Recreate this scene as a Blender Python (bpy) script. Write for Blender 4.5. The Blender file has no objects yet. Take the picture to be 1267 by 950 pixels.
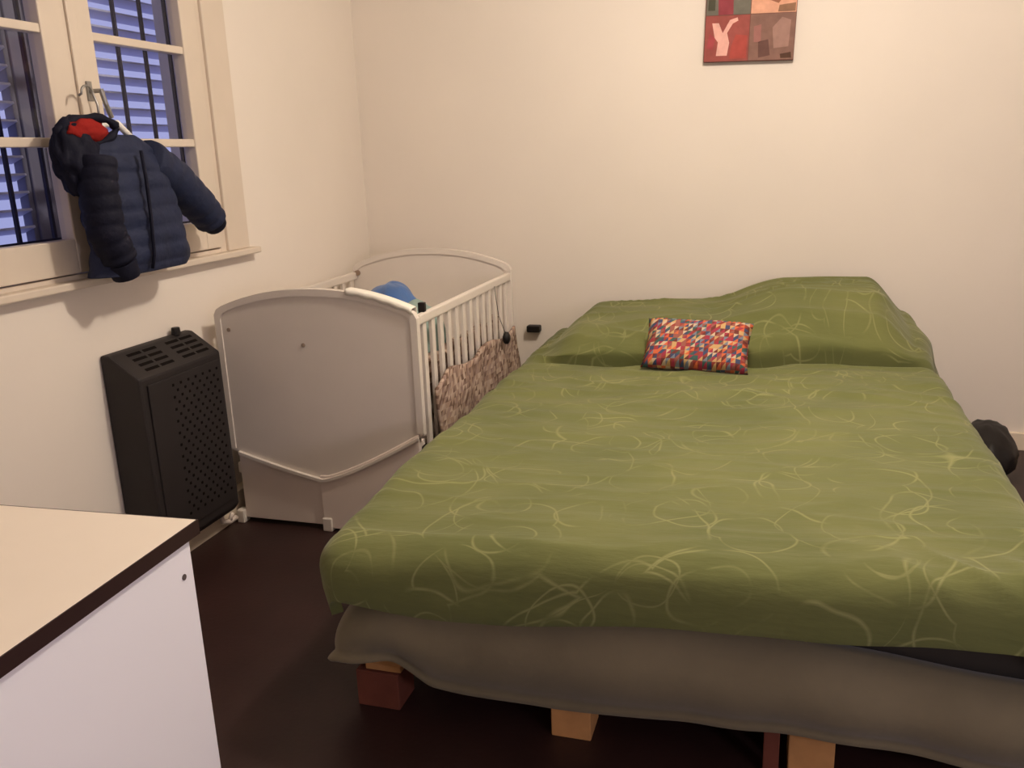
import bpy, bmesh, math, random
from mathutils import Vector, Matrix, noise

S = bpy.context.scene
COL = S.collection
random.seed(4)
PI = math.pi

# ------------------------------------------------------------------ camera
cd = bpy.data.cameras.new('camera')
cam = bpy.data.objects.new('camera', cd)
COL.objects.link(cam)
F = 1067.15
cd.sensor_fit = 'HORIZONTAL'; cd.sensor_width = 36.0
cd.lens = 36.0 * F / 1267.0
cd.clip_start = 0.05
RR = ((0.95733604, 0.04099703, -0.28605409),
      (0.28683002, -0.25524843, 0.92335084),
      (-0.03516022, -0.96600594, -0.2561177))
m = Matrix.Identity(4)
for i in range(3):
    m[i][0] = RR[i][0]; m[i][1] = -RR[i][1]; m[i][2] = -RR[i][2]
m[2][3] = 1.4
cam.matrix_world = m
S.camera = cam

# ------------------------------------------------------------------ world (blue dusk outside)
w = bpy.data.worlds.new('dusk'); S.world = w; w.use_nodes = True
bg = w.node_tree.nodes['Background']
bg.inputs[0].default_value = (0.40, 0.42, 0.76, 1); bg.inputs[1].default_value = 0.95

# ------------------------------------------------------------------ view
S.view_settings.view_transform = 'Standard'
S.view_settings.look = 'None'
S.view_settings.exposure = 0.0
S.view_settings.gamma = 1.0

# ------------------------------------------------------------------ lamps
def lamp(name, loc, power, col, rad):
    l = bpy.data.lights.new(name, 'POINT'); l.energy = power; l.color = col; l.shadow_soft_size = rad
    o = bpy.data.objects.new(name, l); o.location = loc; COL.objects.link(o); return o
LAMP = Vector((0.02, 2.44, 2.60))
lamp('ceiling_bulb_light', LAMP, 101, (1.0, 0.88, 0.75), 0.08)
lamp('cool_fill_light', (1.5, 0.15, 1.25), 38, (0.90, 0.83, 1.0), 0.14)  # unseen cool fill, added to brighten the desk side and lower left wall

XL, YB = -2.11, 4.29

# ------------------------------------------------------------------ materials
MATS = {}
def srgb(r, g, b):
    f = lambda c: (c/255/12.92) if c/255 <= 0.04045 else ((c/255+0.055)/1.055)**2.4
    return (f(r), f(g), f(b), 1)
def mat(name, col, rough=0.6, spec=0.3, metal=0, var=0.0, vscale=6, bump=0.0, bscale=60, sheen=0):
    if name in MATS: return MATS[name]
    M = bpy.data.materials.new(name); M.use_nodes = True
    nt = M.node_tree; P = nt.nodes['Principled BSDF']
    P.inputs['Base Color'].default_value = col; P.inputs['Roughness'].default_value = rough
    P.inputs['Specular IOR Level'].default_value = spec; P.inputs['Metallic'].default_value = metal
    if sheen: P.inputs['Sheen Weight'].default_value = sheen
    tc = nt.nodes.new('ShaderNodeTexCoord')
    if var:
        n = nt.nodes.new('ShaderNodeTexNoise'); n.inputs['Scale'].default_value = vscale; n.inputs['Detail'].default_value = 5
        nt.links.new(tc.outputs['Object'], n.inputs['Vector'])
        r = nt.nodes.new('ShaderNodeMapRange'); r.inputs['To Min'].default_value = 1-var; r.inputs['To Max'].default_value = 1+var
        r.inputs['From Min'].default_value = 0.3; r.inputs['From Max'].default_value = 0.7
        nt.links.new(n.outputs['Fac'], r.inputs['Value'])
        h = nt.nodes.new('ShaderNodeVectorMath'); h.operation = 'SCALE'; h.inputs[0].default_value = col[:3]
        nt.links.new(r.outputs[0], h.inputs['Scale']); nt.links.new(h.outputs[0], P.inputs['Base Color'])
    if bump:
        n = nt.nodes.new('ShaderNodeTexNoise'); n.inputs['Scale'].default_value = bscale; n.inputs['Detail'].default_value = 4
        nt.links.new(tc.outputs['Object'], n.inputs['Vector'])
        b = nt.nodes.new('ShaderNodeBump'); b.inputs['Strength'].default_value = bump; b.inputs['Distance'].default_value = 0.01
        nt.links.new(n.outputs['Fac'], b.inputs['Height']); nt.links.new(b.outputs[0], P.inputs['Normal'])
    MATS[name] = M
    return M

wallm = mat('wall_paint', srgb(232, 222, 211), 0.75, 0.2, var=0.03, vscale=1.3, bump=0.05, bscale=30)
ceilm = mat('ceiling_paint', srgb(236, 228, 215), 0.8, 0.2)
trimm = mat('trim_paint', srgb(228, 212, 190), 0.45, 0.4, var=0.03)
winm = mat('window_paint', srgb(214, 200, 184), 0.4, 0.4, var=0.03)
floorm = mat('dark_floor', srgb(48, 30, 28), 0.42, 0.35, var=0.25, vscale=3, bump=0.05)
cribm = mat('crib_white', srgb(221, 211, 201), 0.45, 0.4, var=0.02)
cribl = mat('crib_lower', srgb(228, 214, 204), 0.5, 0.3)
heatm = mat('heater_brown', srgb(38, 33, 33), 0.6, 0.35, var=0.12, vscale=9)
heatd = mat('heater_slot', srgb(14, 10, 9), 0.8, 0.1)
darkm = mat('black_plastic', srgb(22, 18, 18), 0.5, 0.3)
deskm = mat('desk_laminate', srgb(240, 228, 214), 0.45, 0.3, var=0.015)
desks = mat('desk_side_white', srgb(244, 242, 250), 0.5, 0.3)
deske = mat('desk_edge', srgb(48, 30, 30), 0.5, 0.3)
navym = mat('navy_nylon', srgb(36, 42, 66), 0.65, 0.2, var=0.15, vscale=14, bump=0.25, bscale=45)
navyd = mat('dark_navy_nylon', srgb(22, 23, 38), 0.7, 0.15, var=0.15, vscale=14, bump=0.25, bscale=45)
redm = mat('red_fleece', srgb(140, 36, 32), 0.9, 0.1, bump=0.3)
sheetm = mat('olive_sheet', srgb(122, 112, 90), 0.9, 0.1, var=0.1, vscale=5, bump=0.15, bscale=25, sheen=0.2)
mattm = mat('mattress_fabric', srgb(60, 55, 50), 0.9, 0.1)
pinem = mat('pine_block', srgb(190, 140, 90), 0.7, 0.2, var=0.15, vscale=12)
reddm = mat('reddish_board', srgb(110, 62, 50), 0.7, 0.2, var=0.15, vscale=12)
shutm = mat('shutter_paint', srgb(205, 208, 235), 0.6, 0.2)
stilem = mat('shutter_stile', srgb(120, 120, 140), 0.7, 0.2)
barm = mat('iron_bar', srgb(40, 38, 62), 0.6, 0.3)
metalm = mat('brushed_metal', srgb(150, 148, 145), 0.35, 0.5, metal=0.7)
whitem = mat('white_plastic', srgb(235, 232, 228), 0.4, 0.4)
bluem = mat('blue_blanket', srgb(66, 98, 150), 0.9, 0.1, var=0.2, vscale=9, bump=0.3, bscale=30, sheen=0.3)
tealm = mat('pale_teal_edge', srgb(138, 156, 150), 0.9, 0.1)
cotton = mat('white_cotton', srgb(238, 232, 220), 0.9, 0.1)
extm = mat('exterior_plaster', srgb(150, 130, 140), 0.9, 0.1, var=0.1)

def patch_material(name, cols, n, tri=True, rough=0.85, axis='XZ', mixcol=None, fac=0.0):
    """patchwork print of flat colours on a square / triangle grid"""
    M = bpy.data.materials.new(name); M.use_nodes = True
    nt = M.node_tree; P = nt.nodes['Principled BSDF']; P.inputs['Roughness'].default_value = rough
    P.inputs['Specular IOR Level'].default_value = 0.1
    tc = nt.nodes.new('ShaderNodeTexCoord')
    sc = nt.nodes.new('ShaderNodeVectorMath'); sc.operation = 'SCALE'; sc.inputs['Scale'].default_value = n
    nt.links.new(tc.outputs['Object'], sc.inputs[0])
    fl = nt.nodes.new('ShaderNodeVectorMath'); fl.operation = 'FLOOR'; nt.links.new(sc.outputs[0], fl.inputs[0])
    src = fl
    if tri:
        fr = nt.nodes.new('ShaderNodeVectorMath'); fr.operation = 'FRACTION'; nt.links.new(sc.outputs[0], fr.inputs[0])
        sp = nt.nodes.new('ShaderNodeSeparateXYZ'); nt.links.new(fr.outputs[0], sp.inputs[0])
        g = nt.nodes.new('ShaderNodeMath'); g.operation = 'GREATER_THAN'
        nt.links.new(sp.outputs[axis[0]], g.inputs[0]); nt.links.new(sp.outputs[axis[1]], g.inputs[1])
        ml = nt.nodes.new('ShaderNodeMath'); ml.operation = 'MULTIPLY'; ml.inputs[1].default_value = 37.7
        nt.links.new(g.outputs[0], ml.inputs[0])
        ad = nt.nodes.new('ShaderNodeVectorMath'); ad.operation = 'ADD'
        nt.links.new(fl.outputs[0], ad.inputs[0]); nt.links.new(ml.outputs[0], ad.inputs[1]); src = ad
    # drop the depth axis so the print does not change through the thickness
    dz = nt.nodes.new('ShaderNodeVectorMath'); dz.operation = 'MULTIPLY'
    k = [1.0 if a in axis else 0.0 for a in 'XYZ']; dz.inputs[1].default_value = k
    nt.links.new(src.outputs[0], dz.inputs[0])
    wn = nt.nodes.new('ShaderNodeTexWhiteNoise'); wn.noise_dimensions = '3D'; nt.links.new(dz.outputs[0], wn.inputs['Vector'])
    cr = nt.nodes.new('ShaderNodeValToRGB'); cr.color_ramp.interpolation = 'CONSTANT'
    el = cr.color_ramp.elements
    el[0].position = 0; el[0].color = cols[0]
    el[1].position = 1/len(cols); el[1].color = cols[1]
    for i, c in enumerate(cols[2:], 2):
        e = el.new(i/len(cols)); e.color = c
    nt.links.new(wn.outputs['Value'], cr.inputs[0]); nt.links.new(cr.outputs[0], P.inputs['Base Color'])
    MATS[name] = M
    return M
cushm = patch_material('patchwork', [srgb(150, 68, 60), srgb(70, 78, 108), srgb(200, 178, 150), srgb(150, 92, 82), srgb(70, 96, 92),
                                     srgb(206, 106, 70), srgb(120, 128, 142), srgb(160, 60, 78), srgb(196, 160, 110), srgb(112, 60, 54)], 56)
bumpm = patch_material('bumper_print', [srgb(160, 136, 120), srgb(136, 114, 104), srgb(184, 164, 148), srgb(112, 90, 78),
                                        srgb(152, 130, 120), srgb(170, 150, 136)], 46, tri=True, axis='YZ')

# green duvet with a pale scribbled print of rings and leaf lines
def duvet_material():
    M = bpy.data.materials.new('green_duvet'); M.use_nodes = True
    nt = M.node_tree; L = nt.links; P = nt.nodes['Principled BSDF']
    P.inputs['Roughness'].default_value = 0.85; P.inputs['Specular IOR Level'].default_value = 0.12
    P.inputs['Sheen Weight'].default_value = 0.15
    tc = nt.nodes.new('ShaderNodeTexCoord')
    def line(val, centre, width):
        s = nt.nodes.new('ShaderNodeMath'); s.operation = 'SUBTRACT'; L.new(val, s.inputs[0]); s.inputs[1].default_value = centre
        a = nt.nodes.new('ShaderNodeMath'); a.operation = 'ABSOLUTE'; L.new(s.outputs[0], a.inputs[0])
        r = nt.nodes.new('ShaderNodeMapRange'); r.inputs['From Min'].default_value = 0; r.inputs['From Max'].default_value = width
        r.inputs['To Min'].default_value = 1; r.inputs['To Max'].default_value = 0; L.new(a.outputs[0], r.inputs['Value'])
        return r.outputs[0]
    def warp(sc, amt, off):
        n = nt.nodes.new('ShaderNodeTexNoise'); n.inputs['Scale'].default_value = sc
        ad0 = nt.nodes.new('ShaderNodeVectorMath'); ad0.operation = 'ADD'; ad0.inputs[1].default_value = off
        L.new(tc.outputs['UV'], ad0.inputs[0]); L.new(ad0.outputs[0], n.inputs['Vector'])
        s = nt.nodes.new('ShaderNodeVectorMath'); s.operation = 'SCALE'; s.inputs['Scale'].default_value = amt
        L.new(n.outputs['Color'], s.inputs[0])
        ad = nt.nodes.new('ShaderNodeVectorMath'); ad.operation = 'ADD'; L.new(ad0.outputs[0], ad.inputs[0]); L.new(s.outputs[0], ad.inputs[1])
        return ad.outputs[0]
    outs = []
    for sc, ctr, wd, off in ((3.0, 0.40, 0.016, (0, 0, 0)), (3.0, 0.20, 0.015, (0, 0, 0)), (4.6, 0.36, 0.02, (3.3, 1.7, 0)), (2.2, 0.46, 0.011, (7.1, 4.9, 0))):
        v = nt.nodes.new('ShaderNodeTexVoronoi'); v.voronoi_dimensions = '2D'; v.inputs['Scale'].default_value = sc
        L.new(warp(2.5, 0.25, off), v.inputs['Vector'])
        outs.append(line(v.outputs['Distance'], ctr, wd))
    n = nt.nodes.new('ShaderNodeTexNoise'); n.noise_dimensions = '2D'; n.inputs['Scale'].default_value = 2.6; n.inputs['Detail'].default_value = 0.5
    L.new(warp(2, 0.3, (1.3, 9.1, 0)), n.inputs['Vector']); outs.append(line(n.outputs['Fac'], 0.5, 0.006))
    cur = outs[0]
    for o in outs[1:]:
        mx = nt.nodes.new('ShaderNodeMath'); mx.operation = 'MAXIMUM'; L.new(cur, mx.inputs[0]); L.new(o, mx.inputs[1]); cur = mx.outputs[0]
    # broken ink
    bn = nt.nodes.new('ShaderNodeTexNoise'); bn.inputs['Scale'].default_value = 7; L.new(tc.outputs['UV'], bn.inputs['Vector'])
    br = nt.nodes.new('ShaderNodeMapRange'); br.inputs['From Min'].default_value = 0.42; br.inputs['From Max'].default_value = 0.6
    br.inputs['To Max'].default_value = 0.55; L.new(bn.outputs['Fac'], br.inputs['Value'])
    mu = nt.nodes.new('ShaderNodeMath'); mu.operation = 'MULTIPLY'; L.new(cur, mu.inputs[0]); L.new(br.outputs[0], mu.inputs[1])
    vn = nt.nodes.new('ShaderNodeTexNoise'); vn.inputs['Scale'].default_value = 3; vn.inputs['Detail'].default_value = 8; L.new(tc.outputs['UV'], vn.inputs['Vector'])
    cr = nt.nodes.new('ShaderNodeValToRGB'); cr.color_ramp.elements[0].position = 0.35; cr.color_ramp.elements[1].position = 0.65
    cr.color_ramp.elements[0].color = srgb(98, 103, 60); cr.color_ramp.elements[1].color = srgb(110, 113, 67)
    L.new(vn.outputs['Fac'], cr.inputs[0])
    mix = nt.nodes.new('ShaderNodeMix'); mix.data_type = 'RGBA'
    L.new(mu.outputs[0], mix.inputs[0]); L.new(cr.outputs[0], mix.inputs[6]); mix.inputs[7].default_value = srgb(160, 160, 108)
    L.new(mix.outputs[2], P.inputs['Base Color'])
    b = nt.nodes.new('ShaderNodeBump'); b.inputs['Strength'].default_value = 0.5; b.inputs['Distance'].default_value = 0.015
    wn = nt.nodes.new('ShaderNodeTexNoise'); wn.inputs['Scale'].default_value = 5; wn.inputs['Detail'].default_value = 6
    mp = nt.nodes.new('ShaderNodeMapping'); mp.inputs['Scale'].default_value = (1.0, 3.5, 1); L.new(tc.outputs['UV'], mp.inputs[0]); L.new(mp.outputs[0], wn.inputs['Vector'])
    L.new(wn.outputs['Fac'], b.inputs['Height']); L.new(b.outputs[0], P.inputs['Normal'])
    return M
duvm = duvet_material()

def glass_material():
    M = bpy.data.materials.new('window_glass'); M.use_nodes = True
    nt = M.node_tree; nt.nodes.clear()
    o = nt.nodes.new('ShaderNodeOutputMaterial'); t = nt.nodes.new('ShaderNodeBsdfTransparent'); t.inputs[0].default_value = (0.93, 0.94, 0.97, 1)
    g = nt.nodes.new('ShaderNodeBsdfGlossy'); g.inputs['Roughness'].default_value = 0.03
    lw = nt.nodes.new('ShaderNodeLayerWeight'); pw = nt.nodes.new('ShaderNodeMath'); pw.operation = 'POWER'; pw.inputs[1].default_value = 5
    nt.links.new(lw.outputs['Facing'], pw.inputs[0])
    f = nt.nodes.new('ShaderNodeMath'); f.operation = 'MULTIPLY_ADD'; f.inputs[1].default_value = 0.9; f.inputs[2].default_value = 0.04; nt.links.new(pw.outputs[0], f.inputs[0])
    mx = nt.nodes.new('ShaderNodeMixShader'); nt.links.new(f.outputs[0], mx.inputs[0]); nt.links.new(t.outputs[0], mx.inputs[1]); nt.links.new(g.outputs[0], mx.inputs[2])
    nt.links.new(mx.outputs[0], o.inputs[0]); return M
glassm = glass_material()

# ------------------------------------------------------------------ mesh helpers
def box(bm, x0, x1, y0, y1, z0, z1, M=None):
    vs = [Vector((x, y, z)) for x in (x0, x1) for y in (y0, y1) for z in (z0, z1)]
    if M: vs = [M @ v for v in vs]
    v = [bm.verts.new(p) for p in vs]
    for f in ((0, 1, 3, 2), (4, 6, 7, 5), (0, 4, 5, 1), (2, 3, 7, 6), (0, 2, 6, 4), (1, 5, 7, 3)):
        bm.faces.new([v[i] for i in f])
def tube(bm, pts, rads, n=10, cap=True):
    rings = []
    pts = [Vector(p) for p in pts]
    if not hasattr(rads, '__len__'): rads = [rads]*len(pts)
    up = None
    for i, p in enumerate(pts):
        d = (pts[min(i+1, len(pts)-1)] - pts[max(i-1, 0)]).normalized()
        if up is None: up = Vector((0, 0, 1)) if abs(d.z) < 0.9 else Vector((1, 0, 0))
        a = d.cross(up).normalized(); b = d.cross(a).normalized(); up = -b if b.dot(up) < 0 else b
        rings.append([bm.verts.new(p + rads[i]*(math.cos(2*PI*k/n)*a + math.sin(2*PI*k/n)*b)) for k in range(n)])
    for r, q in zip(rings, rings[1:]):
        for k in range(n): bm.faces.new((r[k], r[(k+1) % n], q[(k+1) % n], q[k]))
    if cap: bm.faces.new(rings[0][::-1]); bm.faces.new(rings[-1])
def prism(bm, poly, y0, y1):
    """poly of (x,z), extruded in y"""
    a = [bm.verts.new((x, y0, z)) for x, z in poly]; b = [bm.verts.new((x, y1, z)) for x, z in poly]
    bm.faces.new(a); bm.faces.new(b[::-1])
    n = len(poly)
    for i in range(n): bm.faces.new((a[i], b[i], b[(i+1) % n], a[(i+1) % n]))
def obj(name, bm, mt, parent=None, smooth=False, bevel=0, sub=0, kind=None):
    bmesh.ops.recalc_face_normals(bm, faces=bm.faces)
    me = bpy.data.meshes.new(name); bm.to_mesh(me); bm.free()
    for t in (mt if isinstance(mt, (list, tuple)) else [mt]): me.materials.append(t)
    if smooth: me.polygons.foreach_set('use_smooth', [True]*len(me.polygons))
    o = bpy.data.objects.new(name, me); COL.objects.link(o)
    if parent:
        o.parent = parent
        o.matrix_parent_inverse = parent.matrix_basis.inverted()
    if bevel:
        b = o.modifiers.new('bevel', 'BEVEL'); b.width = bevel; b.segments = 2; b.limit_method = 'ANGLE'
    if sub:
        s = o.modifiers.new('sub', 'SUBSURF'); s.levels = s.render_levels = sub
    if kind: o['kind'] = kind
    return o
def B(name, x0, x1, y0, y1, z0, z1, mt, parent=None, bevel=0.002, kind=None, M=None):
    bm = bmesh.new(); box(bm, x0, x1, y0, y1, z0, z1, M)
    return obj(name, bm, mt, parent, bevel=bevel, kind=kind)
def tag(o, label, cat, group=None):
    o['label'] = label; o['category'] = cat
    if group: o['group'] = group
    return o
def thing(name, label, cat, loc, group=None, rz=0):
    o = bpy.data.objects.new(name, None); COL.objects.link(o); o.location = loc; o.rotation_euler = (0, 0, rz)
    o.empty_display_size = 0.1
    return tag(o, label, cat, group)
def inst(src, name, loc, parent=None):
    """another object sharing src's mesh, at world location loc"""
    o = src.copy(); o.name = name; COL.objects.link(o); o.location = loc; return o
def sm(x, a, b):
    t = max(0.0, min(1.0, (x-a)/(b-a))); return t*t*(3-2*t)

# ------------------------------------------------------------------ room shell
XR, YF, ZC = 2.35, -2.3, 2.75
WY0, WY1, WZ0, WZ1 = 1.56, 3.135, 1.06, 2.30     # window opening
B('floor', XL-0.3, XR+0.2, YF-0.2, YB+0.2, -0.1, 0, floorm, bevel=0, kind='structure')
B('ceiling', XL-0.3, XR+0.2, YF-0.2, YB+0.2, ZC, ZC+0.1, ceilm, bevel=0, kind='structure')
bm = bmesh.new()
box(bm, XL-0.3, XL, YF-0.2, WY0, 0, ZC); box(bm, XL-0.3, XL, WY1, YB+0.2, 0, ZC)
box(bm, XL-0.3, XL, WY0, WY1, 0, WZ0); box(bm, XL-0.3, XL, WY0, WY1, WZ1, ZC)
obj('wall_left', bm, [wallm], kind='structure')
B('wall_back', XL, XR+0.2, YB, YB+0.2, 0, ZC, wallm, bevel=0, kind='structure')
B('wall_right', XR, XR+0.2, YF-0.2, YB, 0, ZC, wallm, bevel=0, kind='structure')
B('wall_front', XL, XR, YF-0.2, YF, 0, ZC, wallm, bevel=0, kind='structure')
B('baseboard_left', XL, XL+0.05, YF, YB, 0, 0.115, trimm, bevel=0.004, kind='structure')
B('baseboard_back', XL+0.05, XR, YB-0.018, YB, 0, 0.085, trimm, bevel=0.004, kind='structure')

# ------------------------------------------------------------------ window
win = bpy.data.objects.new('window_1', None); COL.objects.link(win); win.location = (XL, 2.33, WZ0); win['kind'] = 'structure'
YC = 2.332
fr = bmesh.new()          # fixed frame lining the opening + architrave
box(fr, XL-0.08, XL+0.005, 2.965, WY1, WZ0, WZ1); box(fr, XL-0.08, XL+0.005, WY0, 1.70, WZ0, WZ1)
box(fr, XL-0.08, XL+0.005, 1.70, 2.965, 2.20, WZ1); box(fr, XL-0.08, XL+0.005, 1.70, 2.965, WZ0, 1.085)
obj('window_frame', fr, winm, win, bevel=0.003)
ar = bmesh.new()
box(ar, XL, XL+0.018, 3.00, 3.145, WZ0+0.01, WZ1+0.10); box(ar, XL, XL+0.018, 1.455, 1.58, WZ0+0.01, WZ1+0.10)
box(ar, XL, XL+0.018, 1.58, 3.00, WZ1-0.02, WZ1+0.10)
obj('architrave', ar, winm, win, bevel=0.004)
B('window_sill', XL-0.02, XL+0.05, 1.42, 3.18, 1.045, 1.07, winm, win, bevel=0.005)
ZR = [(1.195, 1.472), (1.50, 1.797), (1.823, 2.12)]
for (ya, yb, pa, pb) in ((YC+0.003, 2.960, 2.418, 2.868), (1.705, YC-0.003, 1.79, 2.208)):
    c = bmesh.new()
    x0, x1 = XL-0.035, XL+0.018
    box(c, x0, x1, ya, pa, 1.09, 2.195); box(c, x0, x1, pb, yb, 1.09, 2.195)
    box(c, x0, x1, pa, pb, 1.09, 1.195); box(c, x0, x1, pa, pb, 2.12, 2.195)
    ca = obj('casement', c, winm, win, bevel=0.004)
    for z0, z1 in ((1.472, 1.50), (1.797, 1.823)):
        mo = B('muntin', x0+0.008, x1-0.004, pa, pb, z0, z1, winm, ca, bevel=0.003)
    for z0, z1 in ZR:
        gb = bmesh.new(); gb.faces.new([gb.verts.new((XL-0.013, y_, z_)) for y_, z_ in ((pa, z0), (pb, z0), (pb, z1), (pa, z1))])
        obj('pane', gb, glassm, ca)
h = bmesh.new()           # cover bead on the meeting stiles
box(h, XL+0.018, XL+0.028, YC-0.022, YC+0.014, 1.09, 2.195)
obj('meeting_bead', h, winm, win, bevel=0.003)
bm = bmesh.new()
box(bm, XL+0.028, XL+0.036, 2.340, 2.360, 1.61, 1.67); tube(bm, [(XL+0.032, 2.35, 1.64), (XL+0.075, 2.35, 1.64)], 0.007)
tube(bm, [(XL+0.075, 2.35, 1.645), (XL+0.078, 2.36, 1.60), (XL+0.075, 2.38, 1.56)], 0.008)
o = obj('window_handle', bm, metalm, win, bevel=0.001); o['label'] = 'dark metal turn handle'

# iron grille and louvred shutters outside
gr = thing('window_grille', 'dark iron security grille of thin bars seen through the window panes', 'window grille', (XL-0.21, 2.33, WZ0))
for k in range(-1, 10):
    y = 2.942 - 0.145*k
    if y < WY0+0.03: break
    bm = bmesh.new(); box(bm, XL-0.216, XL-0.204, y-0.0055, y+0.0055, WZ0, WZ1); obj('bar', bm, barm, gr)
for z in (1.18, 2.08):
    bm = bmesh.new(); box(bm, XL-0.203, XL-0.198, WY0, WY1, z-0.006, z+0.006); obj('cross_bar', bm, barm, gr)
XS = XL-0.36
sh = thing('louvred_shutter', 'closed pale blue louvred shutters outside the window behind the iron bars', 'shutter', (XS, 2.33, WZ0-0.02))
prot = None
Mt = Matrix.Rotation(math.radians(-20), 4, 'Y')
for (ya, yb) in ((1.38, 2.43), (2.55, 3.60)):
    bm = bmesh.new(); box(bm, XS-0.02, XS+0.02, ya, ya+0.02, 0.95, 2.45); box(bm, XS-0.02, XS+0.02, yb-0.02, yb, 0.95, 2.45)
    box(bm, XS-0.02, XS+0.02, ya, yb, 0.90, 0.95); box(bm, XS-0.02, XS+0.02, ya, yb, 2.45, 2.5)
    obj('shutter_frame', bm, stilem, sh, bevel=0.003)
    for k in range(25):
        z = 0.98 + 0.058*k
        if prot is None or abs(prot_ya-ya) > 1e-6:
            bm = bmesh.new(); box(bm, -0.029, 0.029, ya+0.02, yb-0.02, -0.004, 0.004, Mt)
            me_o = obj('slat', bm, shutm, sh); me_o.location = (XS, 0, z); prot = me_o; prot_ya = ya
        else:
            o = prot.copy(); o.name = 'slat'; COL.objects.link(o); o.location = (XS, 0, z)
o = B('centre_post', XS-0.03, XS+0.03, 2.43, 2.55, 0.9, 2.5, stilem, sh, bevel=0.004)
o['label'] = 'grey middle post between the two shutter leaves'

# ------------------------------------------------------------------ crib
CX0, CX1, CY0, CY1 = -2.04, -1.205, 2.78, 3.965
crib = thing('baby_crib', 'white wooden baby crib with arched ends between the left wall and the green bed', 'crib', ((CX0+CX1)/2, (CY0+CY1)/2, 0))
def arch(x, zc=0.872, h=0.083):
    u = (x-(CX0+CX1)/2)/((CX1-CX0)/2)
    return zc + h*(1-abs(u)**2.2)
def panel_poly(inset=0.0, low=None, zb=0.03, n=24, dz=0):
    x0, x1 = CX0+inset, CX1-inset
    top = [(x0+(x1-x0)*i/n, arch(x0+(x1-x0)*i/n)-inset+dz) for i in range(n+1)]
    # round the two top corners a little
    top[0] = (x0, top[0][1]-0.02); top[-1] = (x1, top[-1][1]-0.02)
    top.insert(1, (x0+0.012, arch(x0+0.012)-inset-0.004+dz)); top.insert(-1, (x1-0.012, arch(x1-0.012)-inset-0.004+dz))
    bot = low if low else [(x1, zb), (x0, zb)]
    return top + bot
def vline(x):   # V-shaped lower edge of the front board
    if x < -1.637:
        return 0.207 + (0.292-0.207)*((-1.637-x)/(1.983-1.637))**1.15
    return 0.207 + (0.385-0.207)*((x+1.637)/(1.637-1.256))**1.25
bm = bmesh.new()
low = [(CX1-(CX1-CX0)*i/24, vline(CX1-(CX1-CX0)*i/24)) for i in range(25)]
prism(bm, panel_poly(0, low), CY0+0.002, CY0+0.030)
ep = obj('end_board', bm, cribm, crib, bevel=0.006)
bm = bmesh.new()     # raised rim around the arched board
po = panel_poly(0, None, 0.3); pi_ = panel_poly(0.026, None, 0.3)
po = po[:-2]; pi_ = pi_[:-2]
po = [(CX0, vline(CX0)+0.01)] + po + [(CX1, vline(CX1)+0.01)]; pi_ = [(CX0+0.026, vline(CX0)+0.01)] + pi_ + [(CX1-0.026, vline(CX1)+0.01)]
for i in range(len(po)-1):
    q = [po[i], po[i+1], pi_[i+1], pi_[i]]
    prism(bm, q, CY0-0.004, CY0+0.003)
bmesh.ops.remove_doubles(bm, verts=bm.verts, dist=1e-5)
obj('rim', bm, cribm, ep)
bm = bmesh.new()     # raised lip following the V
xs = [CX0+0.04+(CX1-CX0-0.06)*i/30 for i in range(31)]
for a, b in zip(xs, xs[1:]):
    prism(bm, [(a, vline(a)-0.002), (b, vline(b)-0.002), (b, vline(b)+0.010), (a, vline(a)+0.010)], CY0-0.012, CY0+0.004)
bmesh.ops.remove_doubles(bm, verts=bm.verts, dist=1e-5)
obj('lip', bm, cribm, ep)
for sx, sz in ((-1.67, 0.744), (-1.984, 0.795)):
    bm = bmesh.new(); tube(bm, [(sx, CY0+0.004, sz), (sx, CY0-0.0015, sz)], 0.008, 12); obj('screw_cap', bm, mat('screw', srgb(150, 132, 118), 0.5), ep)
bm = bmesh.new()     # lower boards, set back behind the lip
prism(bm, [(CX0+0.03, 0.02)]+[(x, vline(x)+0.02) for x in [CX0+0.03+(-1.655-CX0-0.03)*i/12 for i in range(13)]]+[(-1.655, 0.02)], CY0+0.006, CY0+0.026)
obj('lower_board', bm, cribl, crib, bevel=0.003)
bm = bmesh.new()
prism(bm, [(-1.652, 0.012)]+[(x, vline(x)+0.02) for x in [-1.652+(CX1-0.02+1.652)*i/12 for i in range(13)]]+[(CX1-0.02, 0.012)], CY0-0.004, CY0+0.02)
obj('lower_board', bm, cribl, crib, bevel=0.003)
for x0, x1 in ((CX0-0.002, CX0+0.03), (-1.655, -1.615), (CX1-0.045, CX1)):
    B('foot', x0, x1, CY0-0.012, CY0+0.03, 0, 0.055, cribm, crib, bevel=0.004)
mc = bmesh.new(); rws = []
for i in range(25):
    x = -1.475 + 0.255*i/24
    za = arch(x)+0.003
    yy = [(CY0-0.009, za-0.012-0.003*math.sin(i*1.1)), (CY0-0.009, za+0.004), (CY0-0.002, za+0.009), (CY0+0.034, za+0.009), (CY0+0.041, za+0.003), (CY0+0.042, za-0.10-0.02*math.sin(i*0.5))]
    rws.append([mc.verts.new((x, a, b)) for a, b in yy])
for a, b in zip(rws, rws[1:]):
    for j in range(5): mc.faces.new((a[j], b[j], b[j+1], a[j+1]))
mo = obj('muslin_cloth', mc, cotton, smooth=True); mm = mo.modifiers.new('thick', 'SOLIDIFY'); mm.thickness = 0.003
tag(mo, 'white cloth folded over the top edge of the crib end board', 'cloth')
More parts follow.
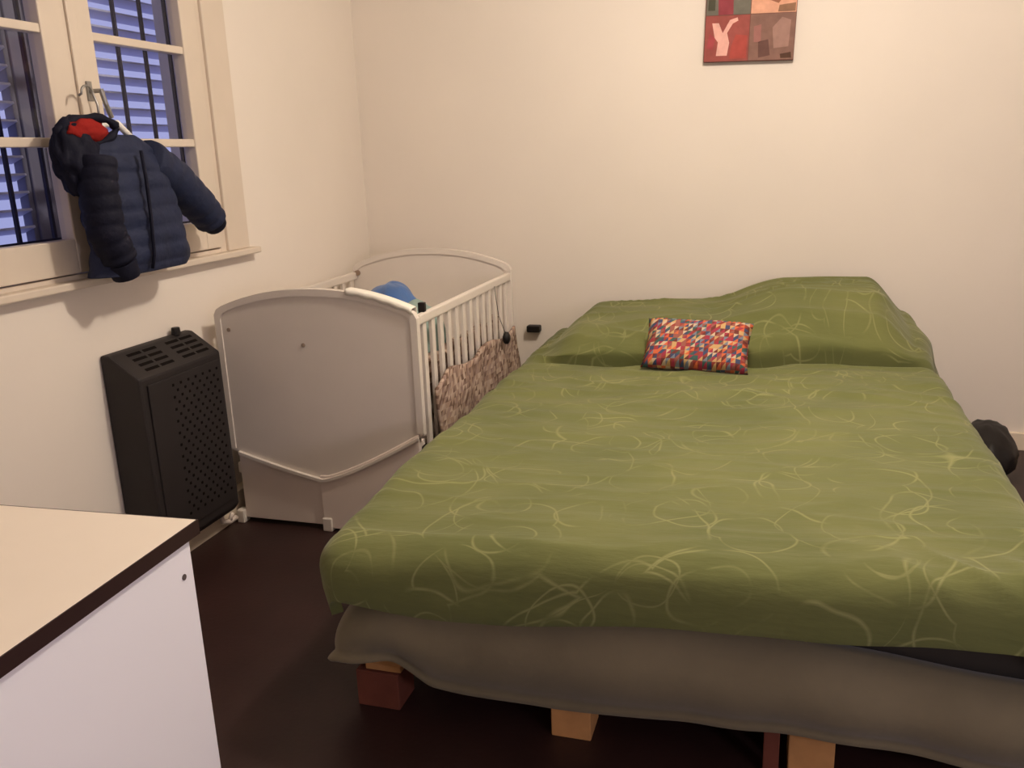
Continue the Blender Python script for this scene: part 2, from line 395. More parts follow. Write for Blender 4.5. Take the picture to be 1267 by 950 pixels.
# far end board
bm = bmesh.new(); prism(bm, [(x, z+0.02) for x, z in panel_poly(0, None, 0.1)], CY1-0.028, CY1); fe = obj('end_board', bm, cribm, crib, bevel=0.005)
bm = bmesh.new()
po = panel_poly(0, None, 0.3)[:-2]; pi_ = panel_poly(0.026, None, 0.3)[:-2]
for i in range(len(po)-1): prism(bm, [(x, z+0.02) for x, z in (po[i], po[i+1], pi_[i+1], pi_[i])], CY1-0.034, CY1-0.027)
bmesh.ops.remove_doubles(bm, verts=bm.verts, dist=1e-5); obj('rim', bm, cribm, fe)
bm = bmesh.new(); tube(bm, [(CX0+0.03, CY1-0.03, 0.855), (CX0+0.03, CY1-0.045, 0.855)], 0.014, 12); obj('peg', bm, mat('peg', srgb(150, 128, 108), 0.5), fe)
for x0, x1 in ((CX0, CX0+0.03), (CX1-0.04, CX1)):
    B('foot', x0, x1, CY1-0.03, CY1, 0, 0.1, cribm, crib, bevel=0.004)
# side rails with slats
for xs0, vis in ((CX1-0.026, 1), (CX0+0.002, 0)):
    rl = B('top_rail', xs0, xs0+0.024, CY0+0.03, CY1-0.028, 0.822, 0.86, cribm, crib, bevel=0.006)
    B('bottom_rail', xs0, xs0+0.024, CY0+0.03, CY1-0.028, 0.20, 0.245, cribm, crib, bevel=0.004)
    n = 13; proto = None
    for k in range(n):
        y = CY0+0.085 + (CY1-CY0-0.17)*k/(n-1)
        if proto is None:
            bm = bmesh.new(); box(bm, xs0+0.005, xs0+0.019, -0.016, 0.016, 0.24, 0.825); proto = obj('slat', bm, cribm, crib, bevel=0.002); proto.location = (0, y, 0)
        else:
            o = proto.copy(); COL.objects.link(o); o.location = (0, y, 0)
B('mattress_board', CX0+0.03, CX1-0.03, CY0+0.03, CY1-0.03, 0.36, 0.38, cribl, crib, bevel=0)

def pillow_mesh(bm, w, d, t, n=14, pw=2.6, M=None, wr=0.0, seed=0):
    """soft rectangular cushion, w along x, d along y, thickness t in z"""
    grid = {}
    for s in (1, -1):
        for i in range(n+1):
            for j in range(n+1):
                if s == -1 and (i in (0, n) or j in (0, n)):
                    grid[(s, i, j)] = grid[(1, i, j)]; continue
                u = -1+2*i/n; v = -1+2*j/n
                hgt = max(0, (1-abs(u)**pw)*(1-abs(v)**pw))**0.5
                x = u*w/2*(1-0.05*(1-abs(v)**2)*abs(u)); y = v*d/2*(1-0.05*(1-abs(u)**2)*abs(v))
                z = s*hgt*t/2 + wr*noise.noise(Vector((x*9+seed, y*9, s)))*hgt
                p = Vector((x, y, z)); grid[(s, i, j)] = bm.verts.new(M @ p if M else p)
    for s in (1, -1):
        for i in range(n):
            for j in range(n):
                f = [grid[(s, i, j)], grid[(s, i+1, j)], grid[(s, i+1, j+1)], grid[(s, i, j+1)]]
                bm.faces.new(f if s == 1 else f[::-1])

# crib mattress, printed bumper, blue blanket, small dark toy
bm = bmesh.new(); pillow_mesh(bm, 0.74, 1.10, 0.14, pw=10, M=Matrix.Translation((-1.622, 3.372, 0.452)))
tag(obj('crib_mattress', bm, cotton, smooth=True), 'white mattress lying inside the baby crib', 'mattress')
def crib_z(): return 0.52
bm = bmesh.new()
nn = 40
ring = []
for i in range(nn+1):
    y = CY0+0.055 + (CY1-CY0-0.13)*i/nn
    top = 0.655 + 0.012*math.sin(i*0.9) + 0.02*noise.noise(Vector((y*5, 0, 0)))
    px = -1.262 + 0.006*math.sin(i*1.3)
    ring.append([bm.verts.new((px+0.018*math.cos(a), y, (0.525 if math.sin(a) < 0 else top) + 0.012*math.sin(a))) for a in [2*PI*k/8 for k in range(8)]])
for a, b in zip(ring, ring[1:]):
    for k in range(8): bm.faces.new((a[k], a[(k+1) % 8], b[(k+1) % 8], b[k]))
bm.faces.new(ring[0]); bm.faces.new(ring[-1][::-1])
tag(obj('crib_bumper', bm, bumpm, smooth=True), 'mottled beige and brown printed bumper tied inside the crib bars', 'bumper')

# printed quilt hanging down outside the crib bars on the bed side
bm = bmesh.new()
NI, NJ = 50, 14; g = []
for i in range(NI+1):
    row = []
    for j in range(NJ+1):
        y = CY0+0.10+(CY1-CY0-0.16)*i/NI; t = j/NJ
        top = 0.60 - 0.03*sm(y, 3.0, 2.85)+0.015*math.sin(y*13)
        z = top + (0.27-top)*t
        x = CX1+0.012 + 0.012*math.sin(y*38+1.5*t)*t + 0.016*noise.noise(Vector((y*6, z*5, 3))) + 0.03*t
        row.append(bm.verts.new((x, y, z)))
    g.append(row)
for i in range(NI):
    for j in range(NJ): bm.faces.new((g[i][j], g[i+1][j], g[i+1][j+1], g[i][j+1]))
q = obj('crib_quilt', bm, bumpm, smooth=True); s = q.modifiers.new('thick', 'SOLIDIFY'); s.thickness = 0.012
tag(q, 'mottled beige printed quilt hanging outside the crib slats beside the green bed', 'quilt')

def blob(bm, c, rx, ry, rz, seed=0, amp=0.12, n=20, m=12, fr=5.0, flat=None):
    c = Vector(c); rows = []
    for i in range(m+1):
        th = PI*i/m; row = []
        for k in range(n):
            ph = 2*PI*k/n
            d = Vector((math.sin(th)*math.cos(ph), math.sin(th)*math.sin(ph), math.cos(th)))
            r = 1+amp*noise.noise(d*fr*0.6+Vector((seed, 0, 0)))
            p = c+Vector((d.x*rx*r, d.y*ry*r, d.z*rz*r))
            if flat is not None and p.z < flat: p.z = flat
            row.append(bm.verts.new(p))
            if i in (0, m): break
        rows.append(row)
    for a, b in zip(rows, rows[1:]):
        for k in range(n):
            if len(a) == 1: bm.faces.new((a[0], b[k], b[(k+1) % n]))
            elif len(b) == 1: bm.faces.new((a[k], b[0], a[(k+1) % n]))
            else: bm.faces.new((a[k], b[k], b[(k+1) % n], a[(k+1) % n]))
bm = bmesh.new(); blob(bm, (-1.50, 3.20, 0.66), 0.150, 0.22, 0.255, 2, 0.10, 36, 22, flat=0.523)
bb = obj('blue_blanket', bm, bluem, smooth=True, sub=1); tag(bb, 'blue blanket bundled up high inside the crib', 'blanket')
bm = bmesh.new(); blob(bm, (-1.41, 3.20, 0.62), 0.13, 0.22, 0.225, 5, 0.10, 30, 18, flat=0.523)
o = obj('blanket_fold', bm, tealm, bb, smooth=True); o['label'] = 'pale grey teal underside of the blanket'
bm = bmesh.new(); box(bm, -1.237, -1.212, 2.868, 2.890, 0.8605, 0.895); box(bm, -1.237, -1.232, 2.868, 2.890, 0.84, 0.8605)
tag(obj('rail_clip', bm, darkm, bevel=0.004), 'tiny black clip on the near end of the crib top rail', 'clip')
bm = bmesh.new(); blob(bm, (-1.152, 3.66, 0.60), 0.018, 0.022, 0.028, 1, 0.15, 16, 12)
tube(bm, [(-1.156, 3.66, 0.62), (-1.185, 3.66, 0.70), (-1.197, 3.66, 0.80), (-1.199, 3.66, 0.835)], 0.0015, 8)
tag(obj('hanging_toy', bm, darkm, smooth=True), 'small black toy hanging outside the far end of the crib slats', 'toy')
bm = bmesh.new(); box(bm, -1.225, -1.155, YB-0.05, YB-0.002, 0.505, 0.54)
tag(obj('wall_plug', bm, darkm, bevel=0.006), 'black plug on the back wall just above the left corner of the bed', 'plug')

# ------------------------------------------------------------------ heater
HY0, HY1, HZ0, HZ1, HD = 2.245, 2.685, 0.10, 0.812, 0.145
heater = thing('gas_heater', 'dark brown wall heater with slotted top under the window', 'heater', (XL+HD/2, (HY0+HY1)/2, HZ0))
def yprism(bm, poly, y0, y1): prism(bm, poly, y0, y1)
ZS = 0.735
bm = bmesh.new()
yprism(bm, [(XL+0.002, HZ0), (XL+0.002, HZ1), (XL+0.035, HZ1), (XL+HD, ZS), (XL+HD+0.004, HZ0+0.03), (XL+HD-0.02, HZ0)], HY0, HY1)
hb = obj('body', bm, heatm, heater, bevel=0.008)
# slots in the sloping top: two groups
p0 = Vector((XL+0.035, 0, HZ1)); p1 = Vector((XL+HD, 0, ZS)); sl = (p1-p0); nrm = Vector((-sl.z, 0, sl.x)).normalized()
nrm = Vector((abs(nrm.x), 0, abs(nrm.z)))
for grp, (ya, yb) in enumerate(((HY0+0.06, HY0+0.215), (HY0+0.255, HY0+0.41))):
    for r in range(4):
        c = p0 + sl*(0.18+0.2*r)
        for q in range(2):
            w_ = (yb-ya)/2
            a = c+Vector((0, ya+q*w_+0.006, 0)); b = c+Vector((0, ya+(q+1)*w_-0.006, 0))
            u = sl.normalized()*0.006
            bm = bmesh.new()
            vs = [a-u, b-u, b+u, a+u]
            lo = [bm.verts.new(v+nrm*0.0008) for v in vs]; hi = [bm.verts.new(v-nrm*0.004) for v in vs]
            bm.faces.new(lo); bm.faces.new(hi[::-1])
            for i in range(4): bm.faces.new((lo[i], hi[i], hi[(i+1) % 4], lo[(i+1) % 4]))
            obj('slot', bm, heatd, hb)
# perforated front panel: rows of small vents in two fields (one part)
fp = bmesh.new(); box(fp, XL+HD, XL+HD+0.008, HY0+0.03, HY1-0.02, HZ0+0.06, ZS-0.025)
fpo = obj('front_panel', fp, heatm, heater, bevel=0.003)
pf = bmesh.new()
for i in range(26):
    for j in range(13):
        if (i+j) % 2: continue
        y = HY0+0.15+0.0205*j; z = ZS-0.055-0.0215*i
        if z < HZ0+0.09: continue
        box(pf, XL+HD+0.007, XL+HD+0.0092, y-0.0046, y+0.0046, z-0.0046, z+0.0046)
o = obj('vent_holes', pf, heatd, heater); o['kind'] = 'stuff'
bm = bmesh.new(); tube(bm, [(XL+0.03, 2.60, HZ1-0.002), (XL+0.03, 2.60, HZ1+0.026)], [0.017, 0.015], 14); o = obj('control_knob', bm, darkm, heater, bevel=0.002)
# gas pipe at the floor
bm = bmesh.new(); tube(bm, [(XL+0.07, 2.66, 0.10), (XL+0.075, 2.665, 0.05), (XL+0.08, 2.70, 0.035), (XL+0.08, 2.745, 0.035)], 0.011, 10)
tube(bm, [(XL+0.08, 2.70, 0.035), (XL+0.09, 2.71, 0.07)], 0.009, 8)
o = obj('gas_pipe', bm, cribl, heater, smooth=True)

# ------------------------------------------------------------------ bed: pallet base, mattress, sheet, duvet, cushion
base = thing('pallet_base', 'low pallet base of pine blocks showing under the olive sheet at the bed foot', 'bed base', (-0.18, 3.0, 0))
proto = {}
for iy, y in enumerate((1.79, 2.9, 4.05)):
    for ix, x in enumerate((-0.955, -0.435, 0.125, 0.60)):
        bm = bmesh.new(); w_ = 0.05 if ix else 0.06
        box(bm, x-w_, x+w_, y, y+0.10, 0, 0.105); obj('block', bm, pinem if ix else reddm, base, bevel=0.003)
for ix, x in enumerate((-0.94, -0.435, 0.125, 0.60)):
    B('runner', x-0.05, x+0.05, 1.80, 4.16, 0.105, 0.125, pinem, base, bevel=0.002)
for k in range(16):
    y = 1.80+0.15*k; B('plank', -0.99, 0.65, y, y+0.11, 0.125, 0.145, pinem, base, bevel=0.002)
B('red_board', 0.02, 0.055, 1.775, 1.787, 0.0, 0.12, reddm, base, bevel=0.002)

bm = bmesh.new(); box(bm, -0.93, 0.58, 1.82, 4.18, 0.147, 0.455)
tag(obj('mattress', bm, mattm, bevel=0.03), 'dark mattress edge in the gap between green duvet and olive sheet', 'mattress')

# olive sheet: hangs around the mattress side, flares at the left foot corner
bm = bmesh.new(); NS = 220; NJ = 12
path = []
def rect_path(x0, x1, y0, y1, r):
    pts = []
    # start at back-left, go forward along the left side, across the foot, back along the right
    n = 60
    for i in range(n): pts.append((Vector((x0, y1+(y0+r-y1)*i/n)), Vector((-1, 0))))
    for i in range(16):
        a = PI + (PI/2)*i/16; pts.append((Vector((x0+r+r*math.cos(a), y0+r+r*math.sin(a))), Vector((math.cos(a), math.sin(a)))))
    n = 90
    for i in range(n): pts.append((Vector((x0+r+(x1-x0-2*r)*i/n, y0)), Vector((0, -1))))
    for i in range(16):
        a = -PI/2 + (PI/2)*i/16; pts.append((Vector((x1-r+r*math.cos(a), y0+r+r*math.sin(a))), Vector((math.cos(a), math.sin(a)))))
    n = 60
    for i in range(n+1): pts.append((Vector((x1, y0+r+(y1-y0-r)*i/n)), Vector((1, 0))))
    return pts
rows = []
for (p, nn_) in rect_path(-0.955, 0.66, 1.775, 4.20, 0.07):
    row = []
    corner = sm(p.x, -0.80, -1.0)*sm(p.y, 2.1, 1.8)
    right = sm(p.x, -0.2, 0.6)
    hem = 0.118 + 0.012*math.sin(p.x*5+1) + 0.008*noise.noise(Vector((p.x*4, p.y*4, 0))) - 0.02*corner
    hem += 0.075*sm(p.x, -0.78, -0.90)*sm(p.y, 2.15, 1.85)*(1-0.6*sm(p.x, -0.93, -0.96))
    topz = 0.375 - 0.06*right
    for j in range(NJ+1):
        t = j/NJ; z = topz + (hem-topz)*t
        bulge = 0.055*math.sin(PI*min(1, t*1.1))**0.8 - 0.02*(t < 0.02) + 0.02*t
        fold = 0.012*noise.noise(Vector((p.x*6, p.y*6, z*6))) + 0.05*corner*t*t*(1+0.5*math.sin(p.x*60+p.y*40))
        d = 0.0+bulge+fold
        lf = sm(p.x, -0.86, -0.95)*sm(p.y, 2.2, 1.85)
        d += lf*(0.11*t-0.035)
        # thicker rolled hem
        if j == NJ: d += 0.006
        row.append(bm.verts.new((p.x+nn_.x*d, p.y+nn_.y*d, z)))
    rows.append(row)
for a, b in zip(rows, rows[1:]):
    for j in range(NJ): bm.faces.new((a[j], b[j], b[j+1], a[j+1]))
o = obj('olive_sheet', bm, sheetm, smooth=True, sub=1); s = o.modifiers.new('thick', 'SOLIDIFY'); s.thickness = 0.006; s.offset = -1
tag(o, 'dull olive grey sheet hanging around the mattress below the green duvet', 'sheet')
HEM = rows

# ---- duvet
DX0, DX1, DY0, DY1 = -0.985, 0.555, 1.77, 4.235
R0 = 0.085
def headbump(x, y):
    a = 0.15*sm(x, -1.02, -0.80) + 0.085*sm(x, -0.28, 0.06)
    a *= 1 - 0.75*sm(x, 0.40, 0.60)
    yc = 3.50 + 0.10*sm(x, -0.6, 0.4)
    ramp = sm(y, yc, yc+0.34)**0.6
    crease = -0.045*math.exp(-((y-yc-0.01)/0.035)**2)*sm(x, -1.0, -0.8)
    return a*ramp + crease
def duvet_point(s, t):
    """s across, t along: cloth coordinates, flat on top of the bed inside the rectangle"""
    head = sm(t, 3.80, 4.05)
    ex = 0.0; sx = 0
    if s < DX0: ex = DX0-s; sx = -1
    elif s > DX1: ex = s-DX1; sx = 1
    ey = DY0-t if t < DY0 else 0.0
    bx, by = min(max(s, DX0), DX1), max(t, DY0)
    e = math.hypot(ex, ey)
    zt = 0.525 + 0.025*sm(s, -0.9, 0.3) - 0.03*sm(t, 2.2, 1.75)*sm(s, -0.4, -1.0)
    # gentle puffiness on the top
    puff = 0.018*noise.noise(Vector((s*1.8, t*1.8, 0.3))) + 0.008*noise.noise(Vector((s*4.2, t*7.5, 1.3)))
    wr = 0.017*(1-abs(noise.noise(Vector((s*2.2+0.3*t, t*9.0, 5.1)))))**4 * (0.4+0.6*sm(t, 2.6, 3.2))
    wr += 0.014*(1-abs(noise.noise(Vector(((s+0.9*t)*7.0, (s-t)*1.5, 8.1)))))**5 * sm(t, 2.1, 1.7)*sm(s, 0.0, 0.35)
    amax = math.radians(88)
    if sx < 0: amax = math.radians(88 - 50*head)
    if sx > 0: amax = math.radians(88 - 20*head)
    r = R0
    if e > 0:
        if e < r*amax: out = r*math.sin(e/r); dn = r*(1-math.cos(e/r)); ang = e/r
        else:
            q = e-r*amax; out = r*math.sin(amax)+q*math.cos(amax); dn = r*(1-math.cos(amax))+q*math.sin(amax); ang = amax
        dx, dy = sx*ex/e, -ey/e
        fold = (0.016+0.03*head)*noise.noise(Vector((s*4.5, t*4.5, 2.2)))*min(1, e/0.1)
        out += fold
        # lower rim turns in a little
        out -= 0.02*sm(e, 0.16, 0.28)*(1-head)
        x = bx+dx*out; y = by+dy*out
        z = zt - dn + headbump(bx, by)*(1-0.3*min(1, e/0.3)) + (puff+wr)*max(0, math.cos(ang))
    else:
        x, y, z = bx, by, zt+puff+wr+headbump(bx, by)
    yc = 3.50 + 0.10*sm(s, -0.6, 0.4)
    y -= 0.07*sm(t, yc, yc+0.08)*(1-sm(t, yc+0.10, yc+0.4))*sm(s, -1.0, -0.85)*(1-sm(s, 0.5, 0.65))
    return Vector((x, y, max(z, 0.06)))
bm = bmesh.new(); uvl = bm.loops.layers.uv.new('uv')
NI, NJ = 190, 260
g = {}
for i in range(NI+1):
    for j in range(NJ+1):
        u, v = i/NI, j/NJ
        xx = DX0 + (DX1-DX0)*u
        s = (DX0-0.16-0.11*sm(v, 0.3, 0.6)) + (DX1-DX0+0.45+0.11*sm(v, 0.3, 0.6))*u
        drop = 0.215 - 0.045*sm(s, -0.6, 0.5) - 0.03*sm(s, -0.7, -1.0) + 0.012*noise.noise(Vector((s*2.5, 0, 0)))
        t = (DY0-drop) + (DY1-DY0+drop)*v
        g[i, j] = (bm.verts.new(duvet_point(s, t)), (s, t))
for i in range(NI):
    for j in range(NJ):
        ks = [(i, j), (i+1, j), (i+1, j+1), (i, j+1)]
        f = bm.faces.new([g[k][0] for k in ks]); f.smooth = True
        for l, k in zip(f.loops, ks): l[uvl].uv = g[k][1]
me = bpy.data.meshes.new('duvet'); bm.to_mesh(me); bm.free(); me.materials.append(duvm)
duv = bpy.data.objects.new('green_duvet', me); COL.objects.link(duv)
s = duv.modifiers.new('thick', 'SOLIDIFY'); s.thickness = 0.03; s.offset = -1
b = duv.modifiers.new('bev', 'BEVEL'); b.width = 0.012; b.segments = 3; b.limit_method = 'ANGLE'; b.angle_limit = math.radians(60)
tag(duv, 'olive green duvet with pale scribbled print spread over the whole bed', 'duvet')

# ---- pillows under the duvet (only their bulge shows)
# ---- cushion
cu = bpy.data.objects.new('patchwork_cushion', None)
bpy.data.objects.remove(cu)
bm = bmesh.new()
Mc = Matrix.Rotation(math.radians(90), 4, 'X')
pillow_mesh(bm, 0.42, 0.23, 0.11, 18, 5, Mc, 0.01, 3)
cush = obj('patchwork_cushion', bm, cushm, smooth=True)
cush.location = (-0.285, 3.43, 0.640); cush.rotation_euler = (math.radians(-42), math.radians(1.5), math.radians(-3))
tag(cush, 'small patchwork cushion of red, blue and cream pieces on the duvet', 'cushion')

# ------------------------------------------------------------------ painting
pa = thing('canvas_picture', 'square four-panel canvas in reds and browns hanging on the back wall', 'picture', (-0.155, YB-0.0145, 1.772))
pw_ = 0.392
B('canvas_block', -pw_/2, pw_/2, -0.0145, 0.0145, 0, pw_, mat('canvas_edge', srgb(112, 74, 66), 0.8), None, bevel=0.002)
cb = bpy.data.objects['canvas_block']; cb.parent = pa
def flat(name, poly, y, col, par, z0=0):
    bm = bmesh.new(); prism(bm, poly, y-0.0008, y); o = obj(name, bm, mat('paint_%d_%d_%d' % col, srgb(*col), 0.7, 0.2, var=0.12, vscale=25), None)
    o.parent = par; return o
hq = pw_/2-0.004
quads = {(0, 1): (108, 104, 94), (1, 1): (214, 160, 134), (0, 0): (148, 78, 72), (1, 0): (130, 98, 88)}
Yp = -0.0147
for (a, b_), c in quads.items():
    x0 = -pw_/2+0.003 + a*(hq+0.003); z0 = 0.003+b_*(hq+0.003)
    panel = flat('painted_panel', [(x0, z0), (x0+hq, z0), (x0+hq, z0+hq), (x0, z0+hq)], Yp, c, cb)
    def bl(pts, col, k=1): return flat('painted_shape', [(x0+hq*u, z0+hq*v) for u, v in pts], Yp-0.0008*k, col, cb)
    if (a, b_) == (0, 0):
        bl([(0.27, 0.12), (0.52, 0.12), (0.56, 0.40), (0.50, 0.62), (0.62, 0.82), (0.74, 0.88), (0.72, 0.95), (0.55, 0.90), (0.40, 0.62), (0.30, 0.84), (0.15, 0.84), (0.22, 0.52), (0.30, 0.42)], (226, 172, 160))
        bl([(0.58, 0.05), (0.96, 0.05), (0.96, 0.55), (0.70, 0.58), (0.60, 0.30)], (166, 74, 66))
        bl([(0.04, 0.3), (0.18, 0.25), (0.24, 0.5), (0.1, 0.62)], (160, 70, 74))
    elif (a, b_) == (0, 1):
        bl([(0.28, 0.0), (0.62, 0.0), (0.60, 0.5), (0.66, 0.98), (0.30, 0.98), (0.26, 0.5)], (140, 62, 70))
        bl([(0.70, 0.30), (0.92, 0.32), (0.95, 0.75), (0.74, 0.8)], (128, 126, 120))
        bl([(0.04, 0.1), (0.2, 0.1), (0.2, 0.6), (0.05, 0.5)], (76, 74, 60))
    elif (a, b_) == (1, 0):
        bl([(0.55, 0.25), (0.88, 0.28), (0.90, 0.85), (0.70, 0.92), (0.50, 0.7)], (156, 122, 112))
        bl([(0.10, 0.40), (0.26, 0.38), (0.25, 0.78), (0.08, 0.74)], (152, 104, 98))
        bl([(0.22, 0.05), (0.48, 0.1), (0.42, 0.45), (0.2, 0.4)], (102, 72, 66))
        bl([(0.72, 0.03), (0.96, 0.03), (0.94, 0.16), (0.70, 0.12)], (84, 58, 46))
    else:
        bl([(0.22, 0.35), (0.60, 0.2), (0.80, 0.45), (0.70, 0.95), (0.30, 0.95)], (150, 98, 76))
        bl([(0.60, 0.02), (0.98, 0.02), (0.98, 0.2), (0.62, 0.16)], (140, 104, 82))
pa.rotation_euler = (0, math.radians(1.8), 0)

# ------------------------------------------------------------------ desk
dr = math.radians(3.0)
desk = thing('desk', 'cream topped desk with dark edge and white side panel in the left foreground', 'desk', (-1.035, 1.284, 0), rz=dr)
def D(name, x0, x1, y0, y1, z0, z1, mt, bev=0.002):
    bm = bmesh.new(); box(bm, x0, x1, y0, y1, z0, z1); o = obj(name, bm, mt, None, bevel=bev); o.parent = desk; return o
W, Ld = 0.88, 1.15
D('tabletop', -W+0.003, -0.003, -Ld+0.003, -0.003, 0.722, 0.75, deskm, 0.0008)
bm = bmesh.new()
box(bm, -0.003, 0, -Ld, 0, 0.7205, 0.7495); box(bm, -W, -W+0.003, -Ld, 0, 0.7205, 0.7495); box(bm, -W+0.003, -0.003, -0.003, 0, 0.7205, 0.7495); box(bm, -W+0.003, -0.003, -Ld, -Ld+0.003, 0.7205, 0.7495)
o = obj('edge_band', bm, deske, None); o.parent = desk; o['label'] = 'dark brown edge band'
sp = D('side_panel', -0.038, -0.008, -Ld+0.05, -0.025, 0, 0.7205, desks)
o = D('side_panel', -W+0.02, -W+0.045, -Ld+0.05, -0.045, 0, 0.7205, desks)
D('back_panel', -W+0.045, -0.045, -0.075, -0.055, 0.25, 0.7205, desks)
bm = bmesh.new(); tube(bm, [(-0.0085, -0.055, 0.655), (-0.0065, -0.055, 0.655)], 0.006, 12); o = obj('screw_cap', bm, mat('screwd', srgb(90, 80, 80), 0.5), None); o.parent = sp

# ------------------------------------------------------------------ hanging padded jacket
coat = thing('puffer_jacket', 'dark navy hooded puffer jacket with red lining hanging from the window handle', 'jacket', (XL+0.13, 2.45, 1.0))
XC = XL+0.115
def loft(bm, secs, n=26, quilt=0.0, nq=1, cap=True, sd=0.0, hq_=0.05):
    """secs: (z, yc, hw, xc, hd); rows are resampled with padded quilting"""
    N = nq; rows = []
    for q in range(N+1):
        t = q/N*(len(secs)-1); i = min(int(t), len(secs)-2); f = t-i
        a, b = secs[i], secs[i+1]; f2 = f
        z, yc, hw, xc, hd = [a[k]+(b[k]-a[k])*f2 for k in range(5)]
        pad = quilt*(abs(math.sin(PI*(secs[0][0]-z)/hq_))**0.6 - 0.5)
        row = []
        for k in range(n):
            th = 2*PI*k/n
            c, s_ = math.cos(th), math.sin(th)
            e = 0.8
            cy = math.copysign(abs(c)**e, c); cx = math.copysign(abs(s_)**e, s_)
            nz = sd*noise.noise(Vector((c*2.0, s_*2.0, z*7)))
            vf = sd*0.7*math.sin(5*th+z*4)
            row.append(bm.verts.new((xc+cx*(hd+pad+nz), yc+cy*(hw+pad*0.6+nz+vf*0.4), z)))
        rows.append(row)
    for a, b in zip(rows, rows[1:]):
        for k in range(n): bm.faces.new((a[k], a[(k+1) % n], b[(k+1) % n], b[k]))
    if cap: bm.faces.new(rows[0]); bm.faces.new(rows[-1][::-1])
COATB = [(1.525, 2.43, 0.085, XC, 0.035), (1.48, 2.45, 0.145, XC, 0.052), (1.42, 2.465, 0.19, XC, 0.07), (1.35, 2.465, 0.195, XC, 0.08), (1.25, 2.475, 0.20, XC, 0.085),
         (1.15, 2.49, 0.215, XC, 0.085), (1.09, 2.49, 0.225, XC, 0.08), (1.062, 2.47, 0.21, XC, 0.07)]
bm = bmesh.new(); loft(bm, COATB, 40, 0.009, 64, sd=0.022, hq_=0.062)
obj('body', bm, navym, coat, smooth=True)
def sleeve(pts, r0, r1, q, mt, name, flatx=0.8):
    bm = bmesh.new(); P = [Vector(p) for p in pts]; out = []; rads = []
    N = 48
    for k in range(N+1):
        t = k/N*(len(P)-1); i = min(int(t), len(P)-2); f = t-i
        out.append(P[i].lerp(P[i+1], f))
        tt = k/N; rr = r0+(r1-r0)*tt
        end = 1-0.55*sm(tt, 0.93, 1.0)
        rads.append((rr + 0.005*(abs(math.sin(tt*PI*q))**0.6-0.5))*end)
    tube(bm, out, rads, 18)
    return obj(name, bm, mt, coat, smooth=True)
sleeve([(XC, 2.57, 1.44), (XC+0.01, 2.70, 1.37), (XC+0.015, 2.83, 1.27), (XC+0.015, 2.915, 1.19)], 0.082, 0.058, 7, navym, 'sleeve')
bm = bmesh.new(); tube(bm, [(XC+0.015, 2.905, 1.20), (XC+0.016, 2.93, 1.177)], [0.05, 0.042], 18); obj('cuff', bm, navyd, coat, smooth=True, bevel=0.004)
sleeve([(XC+0.040, 2.29, 1.45), (XC+0.048, 2.27, 1.35), (XC+0.048, 2.275, 1.22), (XC+0.045, 2.33, 1.10)], 0.060, 0.056, 8, navyd, 'sleeve')
bm = bmesh.new(); tube(bm, [(XC+0.045, 2.325, 1.11), (XC+0.045, 2.345, 1.055)], [0.05, 0.044], 18); obj('cuff', bm, navyd, coat, smooth=True, bevel=0.004)
# open hood fallen to the left, its red lining showing
bm = bmesh.new(); blob(bm, (XC-0.010, 2.27, 1.455), 0.055, 0.088, 0.125, 3, 0.22, 44, 30, fr=5.0)
obj('hood', bm, navyd, coat, smooth=True)
bm = bmesh.new()
pts = []
for k in range(26):
    a = 2*PI*k/26; pts.append((XC+0.012+0.03*math.cos(a)*0.9, 2.305+0.098*math.cos(a), 1.535+0.042*math.sin(a)+0.01*math.cos(a)))
tube(bm, pts+[pts[0]], [0.013+0.004*math.sin(q*1.7) for q in range(26)]+[0.013], 10, cap=False)
obj('hood_rim', bm, navyd, coat, smooth=True)
bm = bmesh.new(); blob(bm, (XC+0.012, 2.305, 1.535), 0.034, 0.085, 0.040, 4, 0.18, 30, 18, fr=5.0)
for v in bm.verts: pass
o = obj('lining', bm, redm, coat, smooth=True); o['label'] = 'red fleece lining inside the hood'
bm = bmesh.new(); tube(bm, [(XC+0.086, 2.45, 1.47), (XC+0.098, 2.44, 1.38), (XC+0.104, 2.43, 1.25), (XC+0.10, 2.425, 1.12), (XC+0.09, 2.42, 1.075)], 0.006, 8)
obj('zip', bm, navyd, coat, smooth=True)
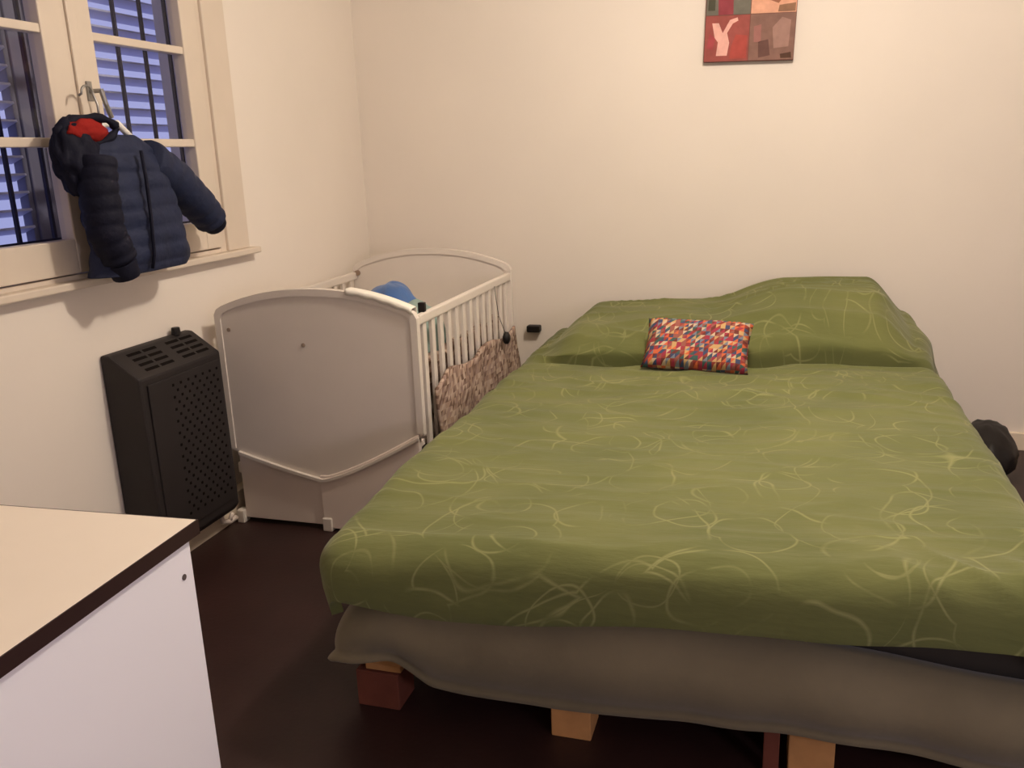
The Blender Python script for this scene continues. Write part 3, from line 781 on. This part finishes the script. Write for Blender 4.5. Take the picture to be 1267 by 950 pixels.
# hanger
hg = thing('clothes_hanger', 'pale plastic hanger with a metal hook sticking out of the jacket collar', 'hanger', (XL+0.09, 2.42, 1.55))
bm = bmesh.new()
hp = [(XL+0.065, 2.375, 1.60)]
for k in range(9):
    a = PI*(1.0-k/8.0); hp.append((XL+0.075, 2.40+0.024*math.cos(a), 1.605+0.024*math.sin(a)))
hp += [(XL+0.085, 2.425, 1.575), (XL+0.09, 2.42, 1.515)]
tube(bm, hp, 0.004, 8); obj('hook', bm, metalm, hg, smooth=True)
bm = bmesh.new(); tube(bm, [(XL+0.10, 2.33, 1.47), (XL+0.10, 2.42, 1.515), (XL+0.10, 2.48, 1.520), (XL+0.10, 2.55, 1.465)], 0.011, 10); obj('shoulder_bar', bm, whitem, hg, smooth=True)

for o in list(COL.objects):
    if o in (coat, hg): o.location.y -= 0.11; o.location.z += 0.022
    if o is coat: o.scale = (1, 0.91, 0.92)
# ------------------------------------------------------------------ black bag on the floor right of the bed
bg_ = thing('black_bag', 'slumped black bag on the floor between the bed and the back wall', 'bag', (0.86, 3.90, 0))
bm = bmesh.new(); blob(bm, (0.90, 3.92, 0.11), 0.11, 0.20, 0.12, 7, 0.12, 30, 20, flat=0.0); obj('body', bm, darkm, bg_, smooth=True)
bm = bmesh.new(); tube(bm, [(0.83, 3.93, 0.15), (0.83, 3.97, 0.185), (0.87, 4.01, 0.18), (0.90, 4.01, 0.14)], 0.010, 8); obj('strap', bm, darkm, bg_, smooth=True)

# ------------------------------------------------------------------ ceiling pendant (above the frame)
pl = thing('pendant_lamp', 'bare bulb on a short cord hanging from the ceiling above the bed', 'lamp', (LAMP.x, LAMP.y, ZC))
bm = bmesh.new(); tube(bm, [(LAMP.x, LAMP.y, ZC-0.03), (LAMP.x, LAMP.y, ZC-0.001)], [0.045, 0.055], 20); obj('canopy', bm, whitem, pl)
bm = bmesh.new(); tube(bm, [(LAMP.x, LAMP.y, 2.67), (LAMP.x, LAMP.y, ZC-0.03)], 0.004, 8); obj('cord', bm, whitem, pl)
bm = bmesh.new(); tube(bm, [(LAMP.x, LAMP.y, 2.62), (LAMP.x, LAMP.y, 2.67)], [0.02, 0.016], 16); obj('socket', bm, whitem, pl)
